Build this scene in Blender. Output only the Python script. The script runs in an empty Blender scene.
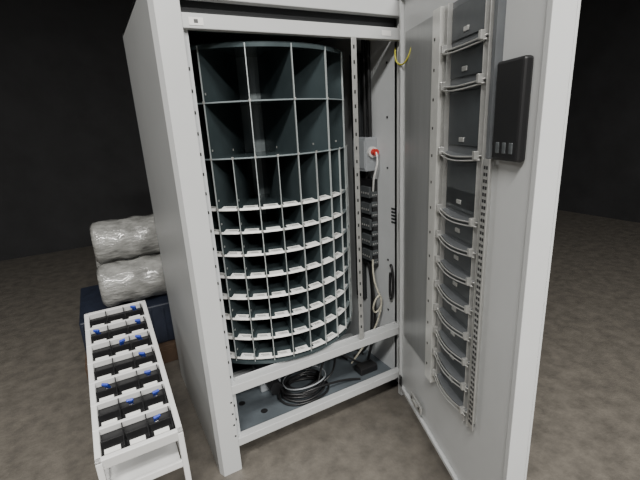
import bpy, bmesh, math, random
from mathutils import Vector, Matrix
random.seed(7)
S=bpy.context.scene
# ---------------- materials ----------------
def mat(name,col,rough=.5,metal=0.,var=0.,scale=8.,bump=0.,bscale=60.,emit=None,estr=0,col2=None,coat=0.,stretch=None):
    m=bpy.data.materials.new(name); m.use_nodes=True
    nt=m.node_tree; b=nt.nodes['Principled BSDF']
    b.inputs['Base Color'].default_value=(*col,1); b.inputs['Roughness'].default_value=rough
    b.inputs['Metallic'].default_value=metal
    b.inputs['Coat Weight'].default_value=coat
    tc=nt.nodes.new('ShaderNodeTexCoord'); mp=nt.nodes.new('ShaderNodeMapping')
    nt.links.new(tc.outputs['Object'],mp.inputs[0])
    if stretch: mp.inputs['Scale'].default_value=stretch
    if var>0 or col2:
        n=nt.nodes.new('ShaderNodeTexNoise'); n.inputs['Scale'].default_value=scale; n.inputs['Detail'].default_value=6
        n.inputs['Roughness'].default_value=.65
        r=nt.nodes.new('ShaderNodeValToRGB'); r.color_ramp.elements[0].position=.32; r.color_ramp.elements[1].position=.68
        c2=col2 if col2 else tuple(c*(1-var) for c in col)
        r.color_ramp.elements[0].color=(*c2,1); r.color_ramp.elements[1].color=(*col,1)
        nt.links.new(mp.outputs[0],n.inputs[0]); nt.links.new(n.outputs[0],r.inputs[0]); nt.links.new(r.outputs[0],b.inputs['Base Color'])
    if bump>0:
        n2=nt.nodes.new('ShaderNodeTexNoise'); n2.inputs['Scale'].default_value=bscale; n2.inputs['Detail'].default_value=4
        bp=nt.nodes.new('ShaderNodeBump'); bp.inputs['Strength'].default_value=bump; bp.inputs['Distance'].default_value=.01
        nt.links.new(mp.outputs[0],n2.inputs[0]); nt.links.new(n2.outputs[0],bp.inputs['Height']); nt.links.new(bp.outputs[0],b.inputs['Normal'])
    if emit:
        b.inputs['Emission Color'].default_value=(*emit,1); b.inputs['Emission Strength'].default_value=estr
    return m
M_paint=mat('painted_grey_steel',(.42,.43,.43),.38,.0,.06,3)
M_post=mat('painted_light_steel',(.53,.54,.54),.36,.0,.05,3)
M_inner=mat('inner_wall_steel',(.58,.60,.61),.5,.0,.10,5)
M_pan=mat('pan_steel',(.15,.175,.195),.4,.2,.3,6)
M_galv=mat('galvanised_steel',(.60,.60,.58),.32,.6,.2,30)
M_chan=mat('bright_channel_steel',(.74,.74,.71),.3,.4,.12,20)
M_brush=mat('brushed_steel',(.42,.43,.43),.36,.5,.14,4,stretch=(4,4,.5))
M_drum=mat('drum_dark_steel',(.075,.10,.107),.2,.35,.3,3)
M_core=mat('drum_core_steel',(.28,.32,.33),.32,.4,.3,6)
M_edge=mat('divider_edge_steel',(.55,.60,.60),.32,.4)
M_lip=mat('shelf_lip_white',(.86,.86,.83),.38,0,.10,30)
M_lipd=mat('shelf_lip_steel',(.24,.28,.29),.35,.4)
M_ink=mat('label_ink',(.08,.08,.08),.6)
M_black=mat('black_plastic',(.015,.015,.016),.4)
M_dark=mat('dark_gap',(.02,.022,.024),.6)
M_cell=mat('door_cell_steel',(.16,.17,.18),.4,.3,.25,8)
M_lid=mat('door_lid_steel',(.10,.11,.117),.3,.4,.3,6)
M_white=mat('white_coated_steel',(.72,.72,.71),.35,0,.04,5)
M_plast=mat('white_plastic',(.75,.74,.72),.4)
M_cream=mat('cream_cable',(.55,.52,.42),.5)
M_red=mat('red_plastic',(.6,.03,.02),.4)
M_blue=mat('blue_plastic',(.03,.06,.42),.35)
M_yel=mat('yellow_cable',(.65,.6,.08),.5)
M_box=mat('grey_enclosure',(.33,.35,.37),.45)
M_mod=mat('dark_module',(.10,.11,.115),.45,0,.4,30)
M_floor=mat('concrete_floor',(.175,.158,.135),.33,0,0,11.,.2,60,col2=(.10,.091,.079))
M_wall=mat('dark_wall',(.028,.028,.03),.8,0,.4,2)
M_ceil=mat('dark_ceiling',(.05,.05,.05),.8,0,.2,2)
M_wrap=mat('stretch_wrap',(.42,.42,.40),.16,0,.6,9,.9,22,coat=.5,stretch=(1,1,3))
M_dblue=mat('dark_blue_crate',(.02,.026,.045),.5,0,.4,12)
M_wood=mat('pallet_wood',(.13,.08,.05),.8,0,.4,10)
# ---------------- helpers ----------------
def link(o,parent=None):
    S.collection.objects.link(o)
    if parent: o.parent=parent
    return o
def empty(name,loc=(0,0,0),parent=None,rot=(0,0,0)):
    e=bpy.data.objects.new(name,None); e.empty_display_size=.1; e.location=loc; e.rotation_euler=rot
    return link(e,parent)
def mesh(name,vs,fs,m,parent=None,bevel=0,smooth=False):
    me=bpy.data.meshes.new(name); me.from_pydata([tuple(v) for v in vs],[],fs); me.update()
    me.materials.append(m)
    bm=bmesh.new(); bm.from_mesh(me); bmesh.ops.recalc_face_normals(bm,faces=bm.faces); bm.to_mesh(me); bm.free()
    if smooth:
        for p in me.polygons: p.use_smooth=True
    o=link(bpy.data.objects.new(name,me),parent)
    if bevel>0:
        b=o.modifiers.new('bevel','BEVEL'); b.width=bevel; b.segments=2; b.limit_method='ANGLE'
    return o
BF=[(0,1,3,2),(4,6,7,5),(0,4,5,1),(2,3,7,6),(0,2,6,4),(1,5,7,3)]
def addbox(vs,fs,a,b,M=None):
    n=len(vs)
    for x in (a[0],b[0]):
        for y in (a[1],b[1]):
            for z in (a[2],b[2]):
                v=Vector((x,y,z)); vs.append(M@v if M else v)
    fs.extend([tuple(i+n for i in f) for f in BF])
def boxes(name,parent,lst,m,bevel=.002):
    vs=[];fs=[]
    for a,b in lst: addbox(vs,fs,a,b)
    return mesh(name,vs,fs,m,parent,bevel)
def prism(name,parent,pts,z0,z1,m,bevel=.001):
    n=len(pts); vs=[(x,y,z0) for x,y in pts]+[(x,y,z1) for x,y in pts]
    fs=[tuple(range(n)),tuple(range(n,2*n))]+[(i,(i+1)%n,n+(i+1)%n,n+i) for i in range(n)]
    return mesh(name,vs,fs,m,parent,bevel)
def tube(name,parent,paths,r,m,cyc=False):
    cu=bpy.data.curves.new(name,'CURVE'); cu.dimensions='3D'; cu.bevel_depth=r; cu.bevel_resolution=3; cu.resolution_u=8
    for pts in paths:
        sp=cu.splines.new('NURBS'); sp.points.add(len(pts)-1)
        for i,p in enumerate(pts): sp.points[i].co=(*p,1)
        sp.order_u=4; sp.use_endpoint_u=not cyc; sp.use_cyclic_u=cyc
    cu.materials.append(m); cu.use_fill_caps=True
    return link(bpy.data.objects.new(name,cu),parent)
def cyl(name,parent,c,r,h,m,axis='z',seg=32,r2=None):
    r2=r if r2 is None else r2
    vs=[];
    for k in range(seg):
        a=2*math.pi*k/seg; vs.append((r*math.cos(a),r*math.sin(a),-h/2))
    for k in range(seg):
        a=2*math.pi*k/seg; vs.append((r2*math.cos(a),r2*math.sin(a),h/2))
    fs=[tuple(range(seg)),tuple(range(seg,2*seg))]+[(i,(i+1)%seg,seg+(i+1)%seg,seg+i) for i in range(seg)]
    R=Matrix.Identity(4)
    if axis=='x': R=Matrix.Rotation(math.pi/2,4,'Y')
    if axis=='y': R=Matrix.Rotation(math.pi/2,4,'X')
    vs=[R@Vector(v)+Vector(c) for v in vs]
    return mesh(name,vs,fs,m,parent,.001)
# ---------------- room ----------------
boxes('floor',None,[((-6,-6,-.1),(6,5,0))],M_floor,0)
boxes('ceiling',None,[((-6,-6,4.6),(6,5,4.7))],M_ceil,0)
boxes('wall_back',None,[((-6,5,0),(6,5.1,4.6))],M_wall,0)
boxes('wall_front',None,[((-6,-6.1,0),(6,-6,4.6))],M_wall,0)
boxes('wall_left',None,[((-6.1,-6,0),(-6,5,4.6))],M_wall,0)
boxes('wall_right',None,[((6,-6,0),(6.1,5,4.6))],M_wall,0)
# ---------------- vending machine ----------------
V=empty('carousel_vending_machine')
W=.976; XO=1.06; H=2.04
boxes('side_panel_left',V,[((-.085,.032,0.0),(-.065,.95,H))],M_paint)
boxes('side_panel_right',V,[((XO-.02,.03,0.0),(XO,.95,H))],M_paint)
boxes('inner_wall_right',V,[((W,.04,.13),(W+.012,.94,H-.03))],M_inner)
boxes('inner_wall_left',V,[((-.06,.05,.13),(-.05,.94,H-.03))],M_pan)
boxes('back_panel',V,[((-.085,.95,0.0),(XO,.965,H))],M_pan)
boxes('top_panel',V,[((-.085,.03,H-.015),(XO,.965,H))],M_paint)
prism('front_post_left',V,[(-.086,.032),(-.072,.0),(.012,0),(.012,.03),(-.06,.03)],0.0,H,M_post)
boxes('inner_flange_left',V,[((.006,.03,.17),(.034,.034,1.885))],M_inner)
boxes('flange_slots_left',V,[((.016,.028,.25+i*.075),(.024,.0305,.262+i*.075)) for i in range(21)],M_black,0)
boxes('post_screws_left',V,[((-.002,-.001,z),(.006,.001,z+.008)) for z in (.19,.25,.31,.37)],M_dark,0)
boxes('front_post_right',V,[((W,0,0),(XO,.03,H)),((W,.03,.13),(W+.004,.06,H-.05))],M_post)
boxes('header_beam',V,[((.012,.004,1.883),(W,.04,1.932))],M_post,.003)
boxes('top_rail',V,[((.012,0,1.978),(W,.04,H))],M_post,.003)
boxes('header_gap_plate',V,[((.012,.05,1.93),(W,.055,1.985))],M_dark,0)
boxes('header_label',V,[((.035,.002,1.893),(.085,.0045,1.918)),((.86,.002,1.897),(.91,.0045,1.918))],M_plast,0)
boxes('header_label_text',V,[((.052,.0012,1.900),(.066,.0022,1.912))],M_ink,0)
boxes('middle_rail',V,[((.012,.0,.408),(W,.045,.452)),((.012,.045,.40),(W,.05,.46))],M_post,.003)
boxes('bottom_rail',V,[((.012,.0,.13),(W,.04,.172))],M_post,.003)
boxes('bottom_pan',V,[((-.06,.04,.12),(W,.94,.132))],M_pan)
for i,(x,y) in enumerate([(.2,.16),(.27,.34),(.12,.28)]):
    cyl('pan_hole_%d'%i,V,(x,y,.1325),.018,.002,M_black)
boxes('rear_cross_bar',V,[((0,.5,.132),(W,.53,.165))],M_inner)
boxes('mullion',V,[((.700,.004,.455),(.724,.008,1.885)),((.722,.004,.455),(.726,.034,1.885))],M_galv,.001)
boxes('mullion_slots',V,[((.708,.0025,.52+i*.06),(.715,.0045,.535+i*.06)) for i in range(23)],M_black,0)
# carousel
C=(.405,.478); R=.468; RI=.13
D=empty('carousel_drum',(C[0],C[1],0),V)
A0=-20.5
rows=[1.217-.102*i for i in range(8)]
tiers=[1.855,1.645,1.426]+rows
def pol(r,deg,z): # deg from -Y toward +X
    a=math.radians(deg); return (r*math.sin(a),-r*math.cos(a),z)
def annulus(vs,fs,r0,r1,z0,z1,seg=96):
    n=len(vs)
    for k in range(seg):
        d=360*k/seg
        vs+= [pol(r0,d,z0),pol(r1,d,z0),pol(r1,d,z1),pol(r0,d,z1)]
    for k in range(seg):
        a=n+4*k; b=n+4*((k+1)%seg)
        for j in range(4):
            fs.append((a+j,a+(j+1)%4,b+(j+1)%4,b+j))
vs=[];fs=[]
for z in tiers[1:]: annulus(vs,fs,RI,R-.004,z-.002,z+.001)
annulus(vs,fs,.02,R,1.852,1.856); annulus(vs,fs,R-.003,R,1.838,1.856)
annulus(vs,fs,.02,R,.468,.484)
mesh('shelf_discs',vs,fs,M_drum,D)
vs=[];fs=[]; annulus(vs,fs,.0+.05,RI,.484,1.852,48); mesh('core_tube',vs,fs,M_core,D)
vs=[];fs=[]; annulus(vs,fs,.03,.10,.133,.468,32); mesh('drive_pedestal',vs,fs,M_pan,D)
vs=[];fs=[]; ve=[];fe=[]; vr=[]; fr=[]
for k in range(32):
    deg=A0+k*11.25
    Mx=Matrix.Rotation(math.radians(deg),4,'Z')
    top=1.852 if k%2==0 else 1.426
    addbox(vs,fs,(-.001,-R+.002,.484),(.001,-RI,top),Mx)
    w=.0027 if k%2==0 else .0020
    addbox(ve,fe,(-w,-R-.003,.484),(w*.2,-R+.004,top),Mx)
    for z in tiers[1:]:
        if z>1.43 and k%2: continue
        addbox(vr,fr,(-.005,-R-.005,z-.004),(.004,-R-.002,z+.006),Mx)
        addbox(vr,fr,(.001,-R+.012,z+.03),(.002,-R+.02,z+.038),Mx)
mesh('radial_dividers',vs,fs,M_drum,D); mesh('divider_edges',ve,fe,M_edge,D); mesh('divider_clips',vr,fr,M_galv,D)
vl=[];fl=[];vd=[];fd=[];vk=[];fk=[]
def slope(V_,F_,d0,d1,r0,z0,r1,z1,seg=4,th=.0015):
    n=len(V_)
    for s in range(seg+1):
        d=d0+(d1-d0)*s/seg
        V_+= [pol(r0,d,z0),pol(r1,d,z1),pol(r1,d,z1-th),pol(r0,d,z0-th)]
    for s in range(seg):
        a=n+4*s;b=a+4
        for j in range(4): F_.append((a+j,a+(j+1)%4,b+(j+1)%4,b+j))
    F_.append((n,n+1,n+2,n+3)); e=n+4*seg; F_.append((e,e+1,e+2,e+3))
for ri,z in enumerate(rows):
    for k in range(32):
        d0=A0+k*11.25+.5; d1=d0+10.2
        dd=(d0+180)%360-180
        white = dd< (34 if ri<3 else 26) and dd>-100
        slope(vd,fd,d0,d1,R-.003,z+.001,R+.001,z-.006)
        if white:
            j=random.uniform(-.5,.5)
            slope(vl,fl,d0+1.5+j,d1-.9+j,R-.028,z+.007,R-.003,z+.0025)
            slope(vl,fl,d0+.1,d1-.1,R-.002,z+.0015,R+.0018,z-.0055)
            if random.random()<.85:
                m=(d0+d1)/2+random.uniform(-1,1)
                slope(vk,fk,m-2.6,m+2.4,R-.019,z+.0061,R-.016,z+.0055,1,.0004)
                slope(vk,fk,m-1.5,m+2.8,R-.012,z+.0048,R-.0095,z+.0043,1,.0004)
        else:
            slope(vd,fd,d0,d1,R-.016,z+.004,R-.002,z+.001)
            if dd<60 and random.random()<.3: slope(vl,fl,d0+2,d1-2,R-.022,z+.006,R-.006,z+.0028)
for z in (1.426,1.645):
    slope(vd,fd,0,359.9,R-.003,z+.002,R,z-.002,96)
mesh('shelf_lips',vl,fl,M_lip,D); mesh('shelf_lips_steel',vd,fd,M_lipd,D); mesh('label_print',vk,fk,M_ink,D)
# right service column
boxes('terminal_strip',V,[((.94,.20,.74),(W,.31,1.24))],M_black,.003)
boxes('terminal_modules',V,[((.925,.21,.78+i*.09),(.941,.29,.84+i*.09)) for i in range(5)]+[((.93,.196,.76+i*.055),(.968,.2005,.79+i*.055)) for i in range(8)],M_mod,.002)
boxes('terminal_screws',V,[((.922,.215+.02*j,.80+i*.09),(.926,.222+.02*j,.81+i*.09)) for i in range(5) for j in range(4)]+[((.936+.012*j,.194,.77+i*.055),(.942+.012*j,.197,.776+i*.055)) for i in range(8) for j in range(3)],M_galv,0)
boxes('cable_trunking',V,[((.95,.32,.5),(W,.40,1.88))],M_dark,.003)
tube('conduit',V,[[(.955,.235,1.46),(.955,.235,1.6),(.955,.24,1.75),(.955,.24,1.99)],[(.955,.275,1.24),(.955,.275,1.5),(.955,.275,1.75),(.955,.28,1.99)]],.011,M_black)
boxes('wall_vent_slots',V,[((.974,.05,1.02+.018*i),(W+.001,.085,1.03+.018*i)) for i in range(5)],M_dark,0)
boxes('wall_rivets',V,[((.973,.11,z),(W+.001,.12,z+.01)) for z in (.5,.8,1.3,1.55,1.8)],M_dark,0)
# door
ang=math.atan2(-.941,-.338)
DR=empty('cabinet_door',(.950,-.022,0),V,(0,0,ang))
z0,z1,UL=.10,2.06,.97
boxes('outer_skin',DR,[((0,.05,z0),(UL,.058,z1)),((0,0,z0),(.006,.05,z1)),((UL-.006,-.0,z0),(UL,.05,z1)),((0,0,z0),(UL,.05,z0+.006)),((0,0,z1-.006),(UL,.05,z1))],M_post,.002)
boxes('inner_sheet',DR,[((.006,.004,z0+.006),(UL-.006,.008,z1-.006))],M_post,.001)
boxes('edge_lip',DR,[((0,-.012,z0),(.02,.004,z1)),((0,-.012,z0),(UL,.004,z0+.018)),((0,-.012,z1-.03),(UL,.004,z1)),((UL-.02,-.012,z0),(UL,.004,z1))],M_post,.002)
UC,UA,UB=.385,.447,.75
boxes('hinge_side_sheet',DR,[((.05,-.002,.44),(UC-.003,.004,1.90))],M_brush,.001)
boxes('mounting_channel',DR,[((UC,-.028,.43),(UC+.006,.004,1.90)),((UC,-.030,.43),(UA-.002,-.026,1.90)),((UA-.008,-.028,.43),(UA-.002,.004,1.90))],M_chan,.001)
boxes('channel_holes',DR,[((UC+.018,-.0315,.5+i*.1),(UC+.025,-.0295,.51+i*.1)) for i in range(14)],M_black,0)
boxes('cell_backing',DR,[((UA,-.004,.45),(UB,.004,1.90))],M_cell,.001)
uprights=[UA+.008,UA+.034,UB-.040,UB-.014]
boxes('cell_uprights',DR,[((u,-.022,.45),(u+.0035,-.004,1.90)) for u in uprights],M_galv,.001)
drows=[1.76,1.645,1.426]+rows
paths=[]
for z in drows:
    for dz,dy in ((0,0),(-.012,-.004)):
        paths.append([(UA+.012+(UB-UA-.03)*t/6,-.020+dy-.020*math.sin(math.pi*t/6),z+dz-.010*math.sin(math.pi*t/6)) for t in range(7)])
tube('cell_rods',DR,paths,.0024,M_galv)
vs=[];fs=[]
for z in drows:
    seg=10; n=len(vs)
    for s in range(seg+1):
        t=s/seg; u=UA+.012+t*(UB-UA-.03); y=-.014-.018*math.sin(math.pi*t); zz=z-.009*math.sin(math.pi*t)
        vs+=[(u,y,zz),(u,-.004,zz+.004),(u,-.004,zz+.002),(u,y,zz-.002)]
    for s in range(seg):
        a=n+4*s;b=a+4
        for j in range(4): fs.append((a+j,a+(j+1)%4,b+(j+1)%4,b+j))
    fs.append((n,n+1,n+2,n+3)); e=n+4*seg; fs.append((e,e+1,e+2,e+3))
mesh('cell_shelves',vs,fs,M_cell,DR)
boxes('cell_latches',DR,[((UA+.022,-.038,z-.012),(UA+.036,-.02,z+.014)) for z in drows]+[((UB-.042,-.038,z-.012),(UB-.028,-.02,z+.014)) for z in drows]+[((.575,-.014,z+.035),(.605,-.008,z+.05)) for z in drows],M_galv,.002)
lu,lv=UA+.045,UB-.048
boxes('cell_lids',DR,[((lu,-.010,rows[i]+.012),(lv,-.005,rows[i]+.085)) for i in range(8)]+[((lu,-.010,1.24),(lv,-.005,1.40)),((lu,-.010,1.45),(lv,-.005,1.62)),((lu,-.010,1.665),(lv,-.005,1.745)),((lu,-.010,1.78),(lv,-.005,1.88))],M_lid,.002)
boxes('slotted_rail',DR,[((UB+.002,-.026,.47),(UB+.036,-.022,1.42)),((UB+.002,-.026,.47),(UB+.006,.004,1.42))],M_galv,.001)
boxes('rail_slots',DR,[((UB+.010+.012*j,-.0275,.49+i*.02),(UB+.017+.012*j,-.0255,.50+i*.02)) for i in range(46) for j in range(2)],M_black,0)
boxes('upper_rail',DR,[((UB+.002,-.02,1.42),(UB+.02,.004,1.90))],M_cell,.001)
boxes('lock_control_box',DR,[((.785,-.024,1.42),(.905,.004,1.68))],M_black,.008)
boxes('control_box_connectors',DR,[((.81+.03*i,-.027,1.44),(.825+.03*i,-.023,1.47)) for i in range(3)],M_mod,.002)
boxes('latch_bracket',DR,[((.20,-.022,.165),(.33,-.012,.205)),((.24,-.03,.175),(.29,-.02,.195))],M_galv,.003)
boxes('latch_slots',DR,[((.215+.085*i,-.0235,.18),(.225+.085*i,-.0215,.19)) for i in range(2)],M_black,0)
boxes('floor_bolt',DR,[((.03,-.02,.13),(.06,-.012,.19))],M_black,.003)
for i,z in enumerate((.3,1.05,1.8)):
    cyl('hinge_%d'%i,DR,(-.004,-.004,z),.009,.09,M_galv)
tube('earth_wire',V,[[(.974,.05,1.86),(.95,.03,1.80),(.93,-.04,1.76),(.915,-.10,1.78),(.912,-.13,1.83)]],.0035,M_yel)
# ---------------- outlet, cables ----------------
P=empty('power_outlet_box')
boxes('enclosure',P,[((.90,.20,1.285),(W-.001,.315,1.46))],M_box,.006)
boxes('lid',P,[((.895,.205,1.30),(.901,.31,1.445))],M_box,.003)
cyl('socket',P,(.938,.192,1.385),.028,.016,M_plast,'y')
cyl('plug',P,(.938,.172,1.385),.017,.03,M_red,'y')
tube('cord',P,[[(.938,.16,1.385),(.936,.14,1.35),(.93,.15,1.30),(.925,.17,1.25),(.932,.18,1.21),(.94,.195,1.18)]],.005,M_plast)
LC=empty('looped_service_cable')
tube('cable',LC,[[(.92,.18,.80),(.90,.16,.68),(.93,.12,.60),(.95,.14,.52),(.91,.16,.47),(.88,.14,.54),(.91,.12,.62),(.95,.13,.58),(.94,.16,.42),(.90,.2,.3),(.8,.25,.145)]],.005,M_cream)
tube('cable_dark',LC,[[(.94,.22,.76),(.92,.2,.62),(.95,.18,.5),(.93,.2,.3),(.9,.22,.15)],[(.94,.25,.76),(.95,.22,.6),(.91,.2,.45),(.95,.24,.2),(.85,.3,.145)]],.008,M_black)
HC=empty('hanging_lead')
tube('lead',HC,[[(.968,.085,.78),(.96,.07,.80),(.955,.05,.76),(.955,.045,.68),(.955,.055,.60),(.96,.08,.58),(.965,.09,.64),(.966,.085,.74)]],.007,M_black)
CC=empty('cable_coil')
paths=[]
for i in range(8):
    r=.11+random.uniform(-.022,.026); cx=.45+random.uniform(-.018,.018); cy=.19+random.uniform(-.015,.015); zz=.14+.008*i
    paths.append([(cx+r*1.15*math.cos(a*math.pi/5),cy+r*.85*math.sin(a*math.pi/5),zz+.014*math.sin(a*2.1+i)**2) for a in range(10)])
tube('coil_loops',CC,paths,.006,M_black,True)
tube('coil_grey_loops',CC,[[(.46+.13*math.cos(a*math.pi/5),.2+.10*math.sin(a*math.pi/5),.205+.01*math.sin(a)) for a in range(10)]],.004,M_box,True)
tube('coil_tails',CC,[[(.52,.15,.17),(.6,.13,.2),(.66,.2,.25),(.72,.3,.22),(.8,.3,.145)],[(.5,.25,.17),(.56,.3,.28),(.66,.3,.3),(.76,.26,.2),(.86,.2,.14)],[(.36,.15,.15),(.42,.10,.2),(.55,.10,.19),(.68,.12,.16),(.76,.1,.14)],[(.5,.12,.2),(.58,.2,.3),(.7,.25,.32),(.82,.26,.25),(.92,.3,.14)]],.006,M_black)
boxes('power_adapter',empty('power_adapter_brick'),[((.78,.12,.133),(.90,.19,.175))],M_black,.008)
DU=empty('drive_motor_unit')
boxes('gearbox',DU,[((.24,.30,.133),(.36,.42,.25))],M_box,.006)
cyl('motor',DU,(.30,.26,.19),.035,.09,M_black,'y')
# ---------------- white parts rack ----------------
RK=empty('white_parts_rack')
th=math.atan2(.20,.91); L=.93
DK=empty('sloped_deck',(-.225,-.15,.45),RK,(th,0,0))
NC=3; WD=.045+.085*NC
fr=[((-.022,0,-.04),(0,L,0.0)),((-WD,0,-.04),(-WD+.022,L,0)),((-WD,0,-.05),(0,.02,0.0)),((-WD,L-.022,-.04),(0,L,0.0))]
pitch=.128
fr+=[((-WD,.03+pitch*i+.108,-.03),(-.02,.03+pitch*i+.122,.002)) for i in range(7)]
boxes('deck_frame',DK,fr,M_white,.003)
boxes('bin_wells',DK,[((-WD+.02,.02,-.05),(-.02,L-.02,-.03))],M_black,0)
bw=[];lb=[];bt=[]
for i in range(7):
    for j in range(NC):
        x=-.028-j*.085; y=.025+pitch*i
        bw.append(((x-.004,y,-.03),(x,y+.105,.010)))
        bw.append(((x-.080,y+.048,-.03),(x,y+.052,.006)))
        lb.append(((x-.07,y+.003,-.012),(x-.016,y+.024,-.008)))
        if (i*2+j)%3==0 or j==0: bt.append((x-.04+random.uniform(-.015,.01),y+.07))
boxes('bin_partitions',DK,bw,M_black,.001); boxes('bin_labels',DK,lb,M_lip,0)
vs=[];fs=[];v2=[];f2=[]
for x,y in bt:
    Mx=Matrix.Translation((x,y,0))@Matrix.Rotation(random.uniform(-.5,.5),4,'Z')@Matrix.Rotation(.5,4,'X')
    addbox(vs,fs,(-.008,-.006,-.02),(.008,.006,.028),Mx); addbox(vs,fs,(-.013,-.005,.02),(.013,.005,.038),Mx)
    addbox(v2,f2,(-.006,-.008,-.03),(.006,.006,-.01),Mx)
mesh('blue_tags',vs,fs,M_blue,DK,.002); mesh('tag_tips',v2,f2,M_plast,DK)
lx=[-.247,-.225-WD]
boxes('legs',RK,[((x,-.15,0),(x+.022,-.128,.44)) for x in lx]+[((x,.72,0),(x+.022,.742,.63)) for x in lx],M_white,.003)
boxes('cross_members',RK,[((-.225-WD,-.145,.28),(-.225,-.130,.31)),((-.245,-.13,.28),(-.23,.73,.31)),((-.22-WD,-.13,.28),(-.2-WD,.73,.31))],M_white,.003)
boxes('lower_shelf',RK,[((-.22-WD,-.12,.285),(-.25,.72,.295))],M_white,.002)
# ---------------- background: wrapped load ----------------
BR=empty('wrapped_pallet_load')
boxes('pallet',BR,[((-.62,1.15,.10),(.1,1.95,.13))]+[((-.62,1.15+.36*i,0),(.1,1.23+.36*i,.10)) for i in range(3)],M_wood,.003)
boxes('crates',BR,[((-.60,1.2,.13),(-.28,1.9,.42)),((-.26,1.2,.13),(.06,1.9,.42))],M_dblue,.01)
boxes('crate_ribs',BR,[((-.59+.08*i,1.19,.15),(-.58+.08*i,1.2,.40)) for i in range(9)],M_dblue,.002)
def roll(name,c,r,L):
    vs=[];fs=[];n=40;mm=24
    for i in range(mm+1):
        x=-L/2+L*i/mm; rr=r*(1 if 0<i<mm else .82)
        for k in range(n):
            a=2*math.pi*k/n; q=rr*(1+.03*math.sin(3*a+i*.7)+.015*math.sin(7*a-i))
            vs.append((c[0]+x,c[1]+q*math.cos(a),c[2]+q*math.sin(a)))
    for i in range(mm):
        for k in range(n): fs.append((i*n+k,i*n+(k+1)%n,(i+1)*n+(k+1)%n,(i+1)*n+k))
    fs.append(tuple(range(n))); fs.append(tuple(range(mm*n,mm*n+n)))
    mesh(name,vs,fs,M_wrap,BR,0,True)
roll('wrapped_roll_1',(-.20,1.38,.57),.145,.50); roll('wrapped_roll_2',(-.20,1.70,.57),.145,.50); roll('wrapped_roll_3',(-.20,1.54,.83),.145,.48)
# ---------------- lamps ----------------
def lamp(name,loc,sx,sy,e,rot=0,col=(1,.98,.94)):
    L=empty(name,loc); L.rotation_euler=(0,0,rot)
    boxes('housing',L,[((-sx/2-.05,-sy/2-.05,.02),(sx/2+.05,sy/2+.05,.1))],M_box,.01)
    tube('suspension',L,[[(0,0,.1),(0,0,.3),(0,0,4.6-loc[2])]],.006,M_black)
    li=bpy.data.lights.new(name+'_light','AREA'); li.shape='RECTANGLE'; li.size=sx; li.size_y=sy; li.energy=e; li.color=col
    link(bpy.data.objects.new('tube_light',li),L)
lamp('ceiling_lamp',(-1.4,-2.3,3.9),1.6,.5,220)
lamp('ceiling_lamp.001',(1.1,-3.0,3.9),1.6,.5,110)
lamp('ceiling_lamp.002',(-3.2,.6,3.9),1.4,.4,50)
lamp('ceiling_lamp.003',(-.2,-4.6,3.9),1.6,.5,360)
w=bpy.data.worlds.new('world'); S.world=w; w.use_nodes=True
w.node_tree.nodes['Background'].inputs[0].default_value=(.8,.85,.9,1); w.node_tree.nodes['Background'].inputs[1].default_value=.3
# ---------------- camera ----------------
cd=bpy.data.cameras.new('camera'); cam=link(bpy.data.objects.new('camera',cd))
cd.sensor_width=36; cd.lens=403*36/640; cd.clip_start=.02
r=Vector((.8711,-.4881,-.0530)).normalized(); b=-Vector((.4559,.8445,-.2809)).normalized(); u=b.cross(r).normalized(); r=u.cross(b)
cam.matrix_world=Matrix(((r.x,u.x,b.x,-.339),(r.y,u.y,b.y,-1.547),(r.z,u.z,b.z,1.55),(0,0,0,1)))
S.camera=cam
